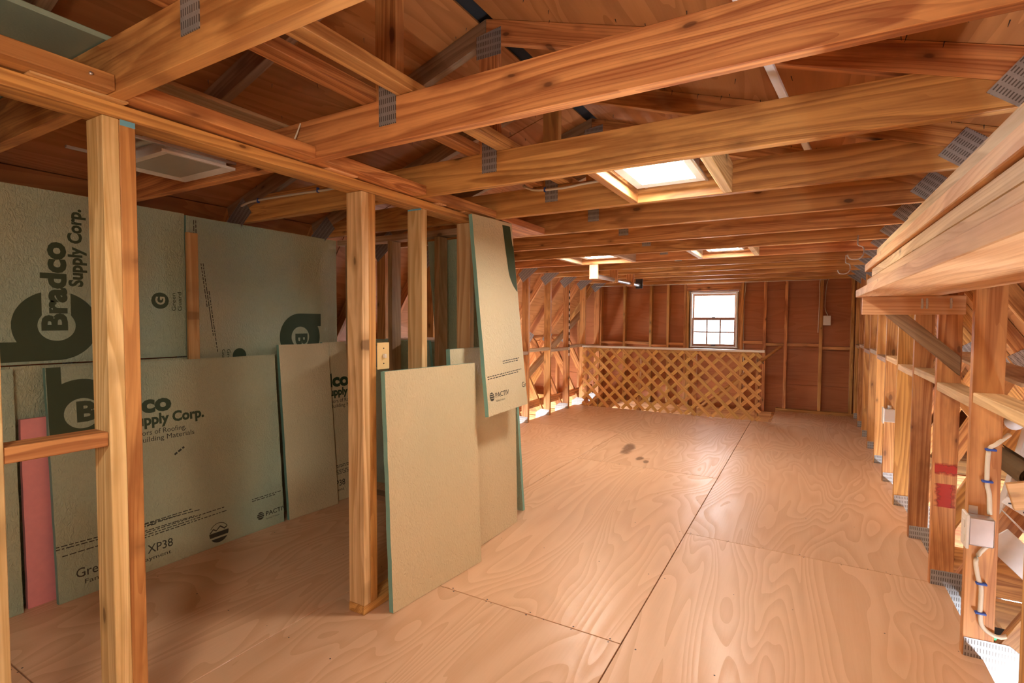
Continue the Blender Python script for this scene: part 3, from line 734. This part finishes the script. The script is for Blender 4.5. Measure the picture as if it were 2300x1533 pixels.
# boards leaning on the partition
G3 = 'foam boards leaning on the partition'
pa = foam_board('foam_board', (-1.496, 1.612, .001), (-1.436, 2.200, .001), (-.050, -.035, 1.02), 1.024, .025, 'foamtan', 'blank tan foam board leaning on the partition, lower and in front', G3)
pb = foam_board('foam_board', (-1.538, 2.10, .001), (-1.534, 2.755, .001), (-.024, 0, 1.09), 1.095, .025, 'foamtan', 'taller tan foam board behind the front one, ending at the partition corner', G3)
pd = foam_board('foam_board', (-1.385, 2.187, .756), (-1.380, 2.592, .768), (-.150, 0, 1.04), 1.050, .022, 'foamtan', 'foam board hung high on the partition end with part of a dark emblem', G3, shear=.095)
supplier_logo(pd, .545, .775, 0, (0.0, .403, 0, 1.03, .0905), False)
maker_logo(pd, .03, .085, 0, (0, .404, 0, 1, .0905)); fine_print(pd, .035, .195, 2, .34, 1, (0, .404, 0, 1, .0905)); fine_print(pd, .20, .262, 2, .18, 1, (0, .404, 0, 1, .0905))
print_part(pd, 'product_name', [text_mesh('GreenGuard', .25, .03, .004)], 'inkblack', .368, .10, 0, (0, .404, 0, 1, .0905))
# boards beyond the closet end wall
G4 = 'foam boards behind the closet end wall'
def far_board(x0, x1, yb, yt, z, lab):
    return foam_board('foam_board', (x0, yb, .001), (x1, yb, .001), (0, yt-yb, z), math.hypot(yt-yb, z), .025, 'foam', lab, G4)
far_board(-2.20, -1.59, 2.93, 2.712, 1.76, 'tall green foam board leaning behind the closet end studs')
far_board(-2.90, -2.215, 2.90, 2.74, 1.10, 'low green foam board leaning behind the closet end studs')
bx_ = empty('foam_pack', (-2.35, 3.3, 0), label='pale foam pack, lit top painted white, standing beyond the closet end wall', cat='foam board')
box('pack_body', (-2.86, 3.0, .002), (-1.95, 3.40, 1.085), 'foam', bx_, bev=.004); box('painted_lit_top', (-2.86, 3.0, 1.086), (-1.95, 3.40, 1.10), 'whitewarm', bx_, bev=.003)  # thin white slab stands in for light on the foam top
# sheet lying on the chords at upper left, small ply offcut
M['foamsmooth'] = foam('smooth_green_film', (.30, .38, .30), (.26, .34, .27), .28, .05)
gs = box('foam_sheet', (-2.75, -.9, ZC1+.003), (-1.575, .70, ZC1+.017), 'foamsmooth', None, 'y', label='dull green sheet lying on top of the ceiling chords', cat='foam board')
box('plywood_offcut', (-1.93, .83, ZC1+.002), (-1.70, 1.30, ZC1+.016), 'oldstud', None, 'y', label='small plywood offcut lying on the ceiling chords over the closet', cat='plywood')

# ------------------------------------------------------------------ ceiling light panels
def light_panel(x0, x1, y0, y1, z, label, lit=True, mat='led'):
    cx, cy = (x0+x1)/2, (y0+y1)/2; hx, hy = (x1-x0)/2, (y1-y0)/2
    L = empty('ceiling_light', (cx, cy, z), label=label, cat='ceiling light', group='recessed ceiling lights')
    frame_ring('trim_frame', hx, hy, hx-.032, hy-.036, .010, 'white' if not lit else 'whitewarm', L, Matrix.Identity(4), .006)
    link('diffuser', bevel_box_mesh(2*(hx-.033), 2*(hy-.037), .004, .001), mat if lit else 'offglass', L, Matrix.Translation((0, 0, .0085)))
    hs = link('housing', bevel_box_mesh(2*(hx-.022), 2*(hy-.022), .075, .003), 'white' if not lit else 'galv', L, Matrix.Translation((0, 0, .050)))
    for s in (-1, 1):
        link('hanger_bar', bevel_box_mesh(.012, YKgap-.006, .010, .001), 'galv', hs, Matrix.Translation((s*(hx-.012), 0, -.020)))
    return L
YKgap = .6096-TH
def mid(k): return (YK(k)+TH+YK(k+1))/2
c = mid(-1)
light_panel(-.697, -.400, c-.172, c+.172, ZC0+.038, 'lit rectangular ceiling light between two chords nearest the white roof strip')
c2 = mid(3)
light_panel(-1.915, -1.60, c2-.19, c2+.19, ZC0+.038, 'lit rectangular ceiling light beside the hanging pipe')
light_panel(-.77, -.49, c2-.185, c2+.185, ZC0+.038, 'lit rectangular ceiling light in line with the window')
light_panel(-.672, -.372, mid(-5)-.172, mid(-5)+.172, ZC0+.038, 'added ceiling light out of view over the near floor by the lumber shelf')  # unseen panel continuing the light row, added to match brightness
oc = light_panel(-2.345, -1.985, .985, 1.255, ZC0+.020, 'unlit ceiling light hanging over the closet', False)
oc.rotation_euler = (0, 0, 0)
box('junction_cover', (-2.25, .83, ZC1+.002), (-1.95, 1.00, ZC1+.020), 'white', None, label='white metal cover plate on the chords above the closet', cat='cover plate')
tube('foil_duct', [(-2.36, .965, ZC0+.06), (-2.2, .965, ZC0+.065), (-2.0, .965, ZC0+.06)], .016, 'galv', None, 10, label='short ribbed metal conduit above the unlit closet light', cat='conduit')
# wooden blocks flanking the lights
def cblock(x, k, lab, m_='truss'):
    box('chord_block', (x-.019, YK(k)+TH+.001, ZC0+.001), (x+.019, YK(k+1)-.001, ZC1-.012), m_, None, 'y', label=lab, cat='timber block', group='blocks between the ceiling chords')
cblock(-.745, -1, 'timber block left of the ceiling light nearest the roof strip'); cblock(-.325, -1, 'timber block right of the ceiling light nearest the roof strip', 'pale')
cblock(-.86, 3, 'timber block left of the light in line with the window', 'oldstud'); cblock(-.40, 3, 'timber block right of the light in line with the window', 'pale')
cblock(-2.02, 3, 'timber block left of the light beside the pipe', 'oldstud'); cblock(-1.47, 3, 'timber block right of the light beside the pipe', 'oldstud')

# ------------------------------------------------------------------ hanging pipe
pp = empty('hanging_pipe', (-1.9, 5.6, 1.72), label='galvanized pipe clothes rod hung on wooden hangers below the chords', cat='clothes rod')
tube('pipe', [(-1.885, 4.96, 1.700), (-1.885, 6.55, 1.700)], .021, 'galv', pp, 14, smooth=False)
for y in (4.93, 5.545, 6.155):
    box('hanger', (-1.93, y, 1.665), (-1.84, y+.02, ZC0+.0), 'shelf' if y < 5 else 'truss', pp, 'z')
box('hanger', (-1.93, 6.54, 1.66), (-1.84, 6.56, 1.78), 'darkmetal', pp, 'z')
# hooks
for i, (x, y, lab) in enumerate(((.282, YK(3)-.02, 'large screw hook under the chords above the lumber shelf end, farther from the wall'), (.275, YK(5)-.02, 'large screw hook under the chords, nearer the window wall'))):
    pts = [(x, y, ZC0+.03), (x, y, ZC0-.035), (x+.03, y, ZC0-.055), (x+.032, y, ZC0-.105), (x+.0, y, ZC0-.135), (x-.045, y, ZC0-.13), (x-.06, y, ZC0-.10)]
    tube('screw_hook', pts, .0045, 'galv', None, 8, label=lab, cat='hook', group='hooks under the chords')

# ------------------------------------------------------------------ shelf and lumber on the right
sh = empty('wall_shelf', (.36, 3.08, 1.34), label='long plank shelf on brackets along the right knee wall', cat='shelf')
def zs(y, z): return z-(3.1-y)*.0105
def plank(name, x0, x1, y0, y1, z, t, mat, parent=None, **kw):
    return beam(name, ((x0+x1)/2, y0, zs(y0, z+t/2)), ((x0+x1)/2, y1, zs(y1, z+t/2)), x1-x0, t, mat, parent, **kw)
plank('shelf_plank', .205, .522, -.6, 3.17, 1.3665, .036, 'shelf', sh)
for k in (1, -3):
    y = YK(k)-.002; zt_ = zs(y, 1.3655)
    box('bracket_arm', (.226, y-.038, zt_-.087), (.616, y, zt_), 'shelf', sh, 'x')
    if k == 1:
        for x in (.45, .468, .555): box('paint_smear', (x, y-.0386, zt_-.06), (x+.015, y-.0381, zt_-.012), 'whitemark', sh, 'z', 0)
    prism('brace', [(.318, zt_-.088), (.405, zt_-.088), (.605, 1.085), (.605, .998)], y-.038, y, (.28, -.25), 'treated', sh)
GS = 'planks stacked on the shelf'
for z, x0, x1, y0, y1, mt_, lab in ((1.4035, .226, .50, -.55, 2.86, 'shelf', 'bottom plank of the lumber stack on the shelf'),
        (1.4415, .232, .50, -.55, 2.72, 'pale', 'second plank up in the lumber stack on the shelf'),
        (1.4775, .222, .49, -.5, 2.93, 'shelf', 'third plank up in the lumber stack on the shelf'),
        (1.5135, .236, .47, -.5, 2.60, 'pale', 'fourth plank up in the lumber stack on the shelf')):
    plank('lumber_plank', x0, x1, y0, y1, z, .034, mt_, label=lab, cat='plank', group=GS)
plank('trim_board', .245, .33, -.4, 1.90, 1.5485, .014, 'shelf', label='thin trim board on top of the lumber stack, the longer one', cat='plank', group=GS)
plank('trim_board', .36, .43, -.4, 1.55, 1.5485, .03, 'pale', label='thicker trim board on top of the lumber stack, the shorter one', cat='plank', group=GS)

# ------------------------------------------------------------------ stair opening, rail with lattice
rl = empty('lattice_railing', (-1.66, 7.10, 0), label='wooden guard rail with diagonal lattice around the stair opening', cat='railing')
RY = 7.105
box('top_rail', (-2.87, RY-.03, .862), (-.462, RY+.065, .888), 'whitewarm', rl, 'x')  # white colour stands in for light falling on the wooden rail's top
box('sub_rail', (-2.86, RY+.0, .815), (-.53, RY+.036, .861), 'stud', rl, 'x')
for x in (-2.84, -2.05, -1.30, -.545):
    box('post', (x-.019, RY+.037, -.24), (x+.019, RY+.126, .8615), 'stud', rl, 'z')
lx0, lx1, lz0, lz1 = -2.86, -.50, .012, .845
def lat(direction, y):
    pitch = .172; c = lx0-(lz1-lz0) if direction > 0 else lx0
    x = c+.05
    while x < lx1+(0 if direction > 0 else lz1-lz0):
        # line: from (x, lz0) going up-right (dir>0) or up-left
        pts = []
        if direction > 0: a, b_ = (x, lz0), (x+(lz1-lz0), lz1)
        else: a, b_ = (x, lz0), (x-(lz1-lz0), lz1)
        def clipx(p, q):
            (x0_, z0_), (x1_, z1_) = p, q
            t0, t1 = 0.0, 1.0
            for lim, s in ((lx0, 1), (lx1, -1)):
                d0 = s*(x0_-lim); d1 = s*(x1_-lim)
                if d0 < 0 and d1 < 0: return None
                if d0 < 0: t0 = max(t0, d0/(d0-d1))
                elif d1 < 0: t1 = min(t1, d0/(d0-d1))
            if t1-t0 < .03: return None
            return ((x0_+(x1_-x0_)*t0, z0_+(z1_-z0_)*t0), (x0_+(x1_-x0_)*t1, z0_+(z1_-z0_)*t1))
        r = clipx(a, b_)
        if r:
            (xa, za), (xb, zb) = r
            beam('slat', (xa, y, za), (xb, y, zb), .007, .042, 'lattice', rl, side=(-(zb-za), 0, xb-xa), bev=.001)
        x += pitch
lat(1, RY-.010); lat(-1, RY-.0175)
# stair opening edges
so = empty('trim_1', (-1.7, HY, -.12), kind='structure')
box('opening_joist', (-2.99, HY+.004, -.26), (HX-.002, HY+.040, -.02), 'truss', so, 'x')
box('opening_joist', (HX-.040, HY+.042, -.26), (HX-.002, YF-.002, -.02), 'truss', so, 'y')
box('opening_joist', (-2.99, YF-.04, -.26), (HX-.045, YF-.003, -.02), 'stud', so, 'x')
box('opening_joist', (-2.99, HY+.042, -.26), (-2.953, YF-.045, -.02), 'truss', so, 'y')
st = empty('staircase', (-1.6, 7.6, -2.7), label='open wooden stairs going down below the window', cat='staircase')
nst = 12
for i in range(nst):
    x = HX-.06-.205*i; z = -.20*(i+1)
    box('tread', (x-.25, HY+.20, z-.036), (x-.002, YF-.08, z), 'stud', st, 'y')
for y in (HY+.16, YF-.078):
    beam('stringer', (HX-.06, y+.017, -.30), (HX-.06-.205*nst, y+.017, -.20*nst-.30), .034, .24, 'truss', st, side=(.7, 0, .7))
hr = empty('handrail', (-.9, 7.98, .4), label='round wooden handrail sloping down on the window wall', cat='handrail')
tube('rail', [(-.316, 7.95, .912), (-2.4, 7.95, -.93)], .021, 'lattice', hr, 12, smooth=False)
for x, z in ((-.538, .715), (-1.6, -.224)): tube('rail_bracket', [(x, 7.955, z-.01), (x, 8.0, z-.055), (x, 8.099, z-.055)], .007, 'galv', hr, 8)

# ------------------------------------------------------------------ electrics
def cable(name, pts, r, lab, par=None, flat=.6): return tube(name, pts, r, 'cable', par, 8, flat, label=lab, cat='cable')
yk = YK(0)-.006
ec = empty('cable_run', (.60, yk, .9), label='cream cable stapled down the knee stud through the metal outlet box', cat='cable')
tube('cable', [(.640, yk+.03, .838), (.600, yk, .805), (.578, yk-.001, .775), (.577, yk, .66), (.584, yk, .62), (.588, yk, .545)], .0075, 'cable', ec, 8)
tube('cable', [(.585, yk, .428), (.556, yk, .375), (.562, yk, .31), (.573, yk, .265), (.573, yk, .165), (.585, yk, .120), (.63, yk+.0, .10), (.70, yk+.06, .112)], .0075, 'cable', ec, 8)
for x, z in ((.583, .782), (.577, .665), (.572, .285), (.573, .175)): box('staple', (x-.016, yk-.011, z-.004), (x+.016, yk+.006, z+.004), 'blue', ec)
ob = empty('outlet_box', (.56, YK(0)-.03, .43), label='square metal outlet box with white cover on the knee stud', cat='outlet')
box('box_body', (.522, YK(0)-.052, .435), (.594, YK(0)-.0005, .538), 'galv', ob, bev=.004)
cpl = box('cover_plate', (.512, YK(0)-.064, .424), (.5215, YK(0)+.008, .548), 'whitewarm', ob, bev=.002)
box('mount_ear', (.530, YK(0)-.003, .539), (.556, YK(0)-.0006, .568), 'galv', ob, bev=.001)
for z in (.458, .510): box('receptacle', (.5098, YK(0)-.046, z-.014), (.5121, YK(0)-.012, z+.014), 'whitewarm', cpl, bev=.001)
ob2 = empty('outlet_box', (.55, YK(4)-.03, .52), label='small metal outlet box on a knee stud farther along the right wall', cat='outlet')
box('box_body', (.522, YK(4)-.052, .475), (.594, YK(4)-.0005, .575), 'galv', ob2, bev=.004); box('cover_plate', (.512, YK(4)-.064, .464), (.5215, YK(4)+.008, .585), 'whitewarm', ob2, bev=.002)
tube('conduit_fitting', [(.558, YK(4)-.02, .576), (.558, YK(4)-.02, .60)], .014, 'galv', ob2, 10, smooth=False)
sw = empty('light_switch', (PX-.02, 1.65, 1.09), label='ivory light switch on the partition post', cat='light switch')
cps = box('cover_plate', (PX-.0, 1.619, 1.030), (PX+.006, 1.690, 1.145), 'ivory', sw, bev=.002)
box('toggle', (PX+.006, 1.648, 1.078), (PX+.020, 1.660, 1.096), 'whitewarm', cps, bev=.002)
box('switch_box', (PX-.06, 1.6185, 1.04), (PX-.0005, 1.68, 1.135), 'darkmetal', sw)
for z in (1.055, 1.12): tube('screw', [(PX+.0058, 1.6545, z), (PX+.0075, 1.6545, z)], .003, 'darkmetal', cps, 8, smooth=False)
wsw = empty('junction_box', (.19, YF-.01, 1.25), label='ivory junction box on a stud of the window wall', cat='junction box')
box('box_body', (.168, YF-.03, 1.20), (.255, YF+.03, 1.33), 'whitewarm', wsw, bev=.003)
cable('cable', [(.125, YF-.006, 1.83), (.115, YF-.006, 1.74), (.12, YF-.006, 1.60), (.115, YF-.006, 1.3), (.112, YF-.006, 1.10)], .008, 'cream cable stapled down a window wall stud beside the junction box')
cable('cable', [(.235, YF+.03, 1.84), (.20, YF+.04, 1.75), (.185, YF+.04, 1.45), (.215, YF+.0, 1.345), (.215, YF, 1.33)], .007, 'cream cable dropping into the junction box')
cable('cable', [(-.795, YF+.03, 1.83), (-.80, YF+.03, 1.70), (-.812, YF+.035, 1.5), (-.81, YF+.03, .98), (-.80, YF+.0, .60), (-.80, YF+.02, .2)], .007, 'cream cable running down beside the window')
cable('cable', [(-3.02, YF-.01, 1.80), (-3.01, YF-.012, 1.55), (-3.015, YF-.012, 1.0), (-3.02, YF-.01, .55)], .008, 'cream cable at the left corner of the window wall')
yk = YK(0)-.007
cc_ = empty('light_cable', (-1.1, yk, 1.93), label='white cable with blue staples on the chord by the ceiling light', cat='cable')
tube('cable', [(-1.36, yk+.03, 1.975), (-1.345, yk, 1.962), (-1.29, yk, 1.938), (-1.222, yk, 1.93), (-1.10, yk, 1.928), (-1.0, yk, 1.935), (-.88, yk, 1.938)], .0065, 'cable', cc_, 8)
for x in (-1.222, -.893): box('staple', (x-.004, yk-.009, 1.918), (x+.004, yk+.007, 1.944), 'blue', cc_)
yk = YK(-1)-.007
cc2 = empty('closet_cable', (-2.5, yk, 1.91), label='white cable with blue staples on the chord over the closet', cat='cable')
tube('cable', [(-2.90, yk, 1.905), (-2.78, yk, 1.92), (-2.45, yk, 1.918), (-2.12, yk, 1.912), (-1.80, yk, 1.925)], .0065, 'cable', cc2, 8)
for x in (-2.74, -2.24): box('staple', (x-.004, yk-.009, 1.905), (x+.004, yk+.007, 1.931), 'blue', cc2)
cable('wire_end', [(-1.60, YK(-2)-.004, 1.945), (-1.615, YK(-2)-.012, 1.90), (-1.64, YK(-2)-.012, 1.87)], .004, 'short loose wire end hanging at the chord beside the partition')
cable('cable', [(-3.0, 8.0-.04, 1.80), (-2.0, 8.0-.045, 1.795), (-.4, 7.96, 1.80), (.2, 7.96, 1.80)], .006, 'dark-looking cable run along the last chord above the window')

# red paint on the knee stud of truss 1
for z0, z1 in ((.375, .485), (.525, .585)):
    box('paint_mark', (XR+.006, YK(1)-.0008, z0), (XR+.087, YK(1)-.0002, z1), 'redmark', trusses[1], bev=0)
# measuring stick on a left knee stud
ms = empty('rope_strip', (XL+.005, YK(7), .6), label='black and white twisted rope hanging on a left knee stud', cat='rope')
for i in range(22):
    box('rope_segment', (XL+.0002, YK(7)-.008, .75+.042*i), (XL+.010, YK(7)+.010, .75+.042*i+.040), 'black' if i % 2 else 'whitewarm', ms, bev=.003)

# ------------------------------------------------------------------ things stored behind the right knee wall
lv = empty('louvred_panel', (.95, 3.6, 0), label='white louvred shutter leaning in the right eave', cat='shutter')
def sh_pt(u, v): return Vector((.72+.10*u, 3.16+.36*u, .0))+Vector((.20, .02, .95)).normalized()*v
for u in (0, 1.0): beam('stile', sh_pt(u, 0), sh_pt(u, .82), .03, .04, 'white', lv, side=(0, 1, 0))
for i in range(21): beam('louvre', sh_pt(.06, .03+.037*i), sh_pt(.94, .03+.037*i), .006, .034, 'white', lv, side=(.5, 0, 1))
wtr = empty('metal_trough', (.9, 2.85, .3), label='white sheet metal panel with perforated edge behind the nearest outlet stud', cat='metal panel')
beam('panel', (.72, 2.86, .46), (1.12, 2.86, -.0), .30, .004, 'white', wtr, side=(.75, 0, .65), bev=.001)
pfe = beam('perforated_edge', (.672, 2.66, .560), (1.16, 2.70, .24), .006, .030, 'whitewarm', wtr, side=(.5, 0, .8), bev=.001)
for i in range(11):
    p_ = Vector((.672, 2.6565, .560)).lerp(Vector((1.16, 2.6965, .24)), .04+.09*i)
    box('slot', (p_.x-.008, p_.y-.0006, p_.z-.003), (p_.x+.008, p_.y+.0006, p_.z+.003), 'darkmetal', pfe, bev=0)
beam('side_flange', (.66, 2.70, .40), (.98, 2.70, .08), .006, .10, 'white', wtr, side=(.3, 0, 1), bev=.002)
rm_ = empty('rolled_mat', (.745, 2.60, .665), label='rolled brown mat resting on a web behind the outlet stud', cat='rolled mat')
bmr = bmesh.new(); P = []; turns = 3.2; nseg = 70
for i in range(nseg+1):
    t = i/nseg; a = t*turns*2*math.pi; r = .016+.030*t
    P.append((r*math.cos(a), r*math.sin(a)))
A = [bmr.verts.new((x, 0, z)) for x, z in P]; B = [bmr.verts.new((x, .50, z)) for x, z in P]
for i in range(nseg): bmr.faces.new((A[i], A[i+1], B[i+1], B[i]))
bmesh.ops.solidify(bmr, geom=bmr.faces[:], thickness=.005); bmesh.ops.recalc_face_normals(bmr, faces=bmr.faces)
mr = bpy.data.meshes.new('mat_roll'); bmr.to_mesh(mr); bmr.free(); link('mat_roll', mr, 'mat', rm_, Matrix.Translation((-.01, .0, 0)))
tube('white_tube', [(.665, 2.56, .875), (.80, 3.07, .80)], .028, 'white', None, 14, smooth=False, label='white cardboard tube lying in the right eave under the blocking', cat='tube')
beam('loose_plank', (.66, 2.555, .60), (1.10, 2.575, .72), .018, .10, 'shelf', None, side=(0, 0, 1), label='loose plank in the right eave behind the outlet stud, under the rolled mat', cat='plank')
beam('loose_plank', (.70, 4.0, .95), (1.15, 4.05, .35), .02, .10, 'shelf', None, side=(0, 0, 1), label='loose plank leaning in the right eave beyond the shutter', cat='plank')
beam('grey_board', (.78, 2.60, 1.01), (1.0, 5.2, 1.01), .18, .016, 'oldstud', None, label='greyish board lying across the right eave webs at blocking height', cat='plank')
box('eave_board', (.635, 2.53, -.0195), (.715, 3.08, -.002), 'oldstud', None, 'y', label='short board on the floor chords carrying the black adapter', cat='plank')
ps = empty('power_adapter', (.68, 2.66, 0), label='small black power adapter with green light in the right eave', cat='adapter')
box('adapter_body', (.650, 2.64, -.0018), (.70, 2.70, .035), 'black', ps); box('indicator', (.655, 2.6385, .010), (.667, 2.6402, .024), 'led_green', ps, bev=0)

# ------------------------------------------------------------------ storey below (seen only through the stair opening and the eaves)
box('floor_lower', (-4.55, YB-.06, -2.75), (2.15, 8.2, -2.70), 'concrete', None, 'y', 0, kind='structure')
box('wall_lower_left', (-4.54, YB-.06, -2.70), (-4.45, 8.2, -.24), 'plaster', None, 'y', 0, kind='structure')
box('wall_lower_right', (2.04, YB-.06, -2.70), (2.13, 8.2, -.24), 'plaster', None, 'y', 0, kind='structure')
def add_tube_lamp(x, y, z, lab):  # unseen upturned tube lamps, added to light the eaves from below
    s_ = empty('added_tube_lamp', (x, y, z), label=lab, cat='tube lamp', group='added tube lamps in the storey below')
    box('reflector', (x-.09, y-.62, z), (x+.09, y+.62, z-.02+.04), 'white', s_); 
    tube('tube', [(x-.045, y-.59, z+.055), (x-.045, y+.59, z+.055)], .019, 'tube', s_, 10, smooth=False); tube('tube', [(x+.045, y-.59, z+.055), (x+.045, y+.59, z+.055)], .019, 'tube', s_, 10, smooth=False)
add_tube_lamp(1.05, 1.25, -.62, 'added tube lamp below the right eave, nearer the shelf'); add_tube_lamp(1.25, 4.4, -.62, 'added tube lamp below the right eave, farther along')
add_tube_lamp(-3.55, 5.3, -.62, 'added tube lamp below the left eave, nearer the closet'); add_tube_lamp(-3.55, 7.0, -.62, 'added tube lamp below the left eave by the stairs')
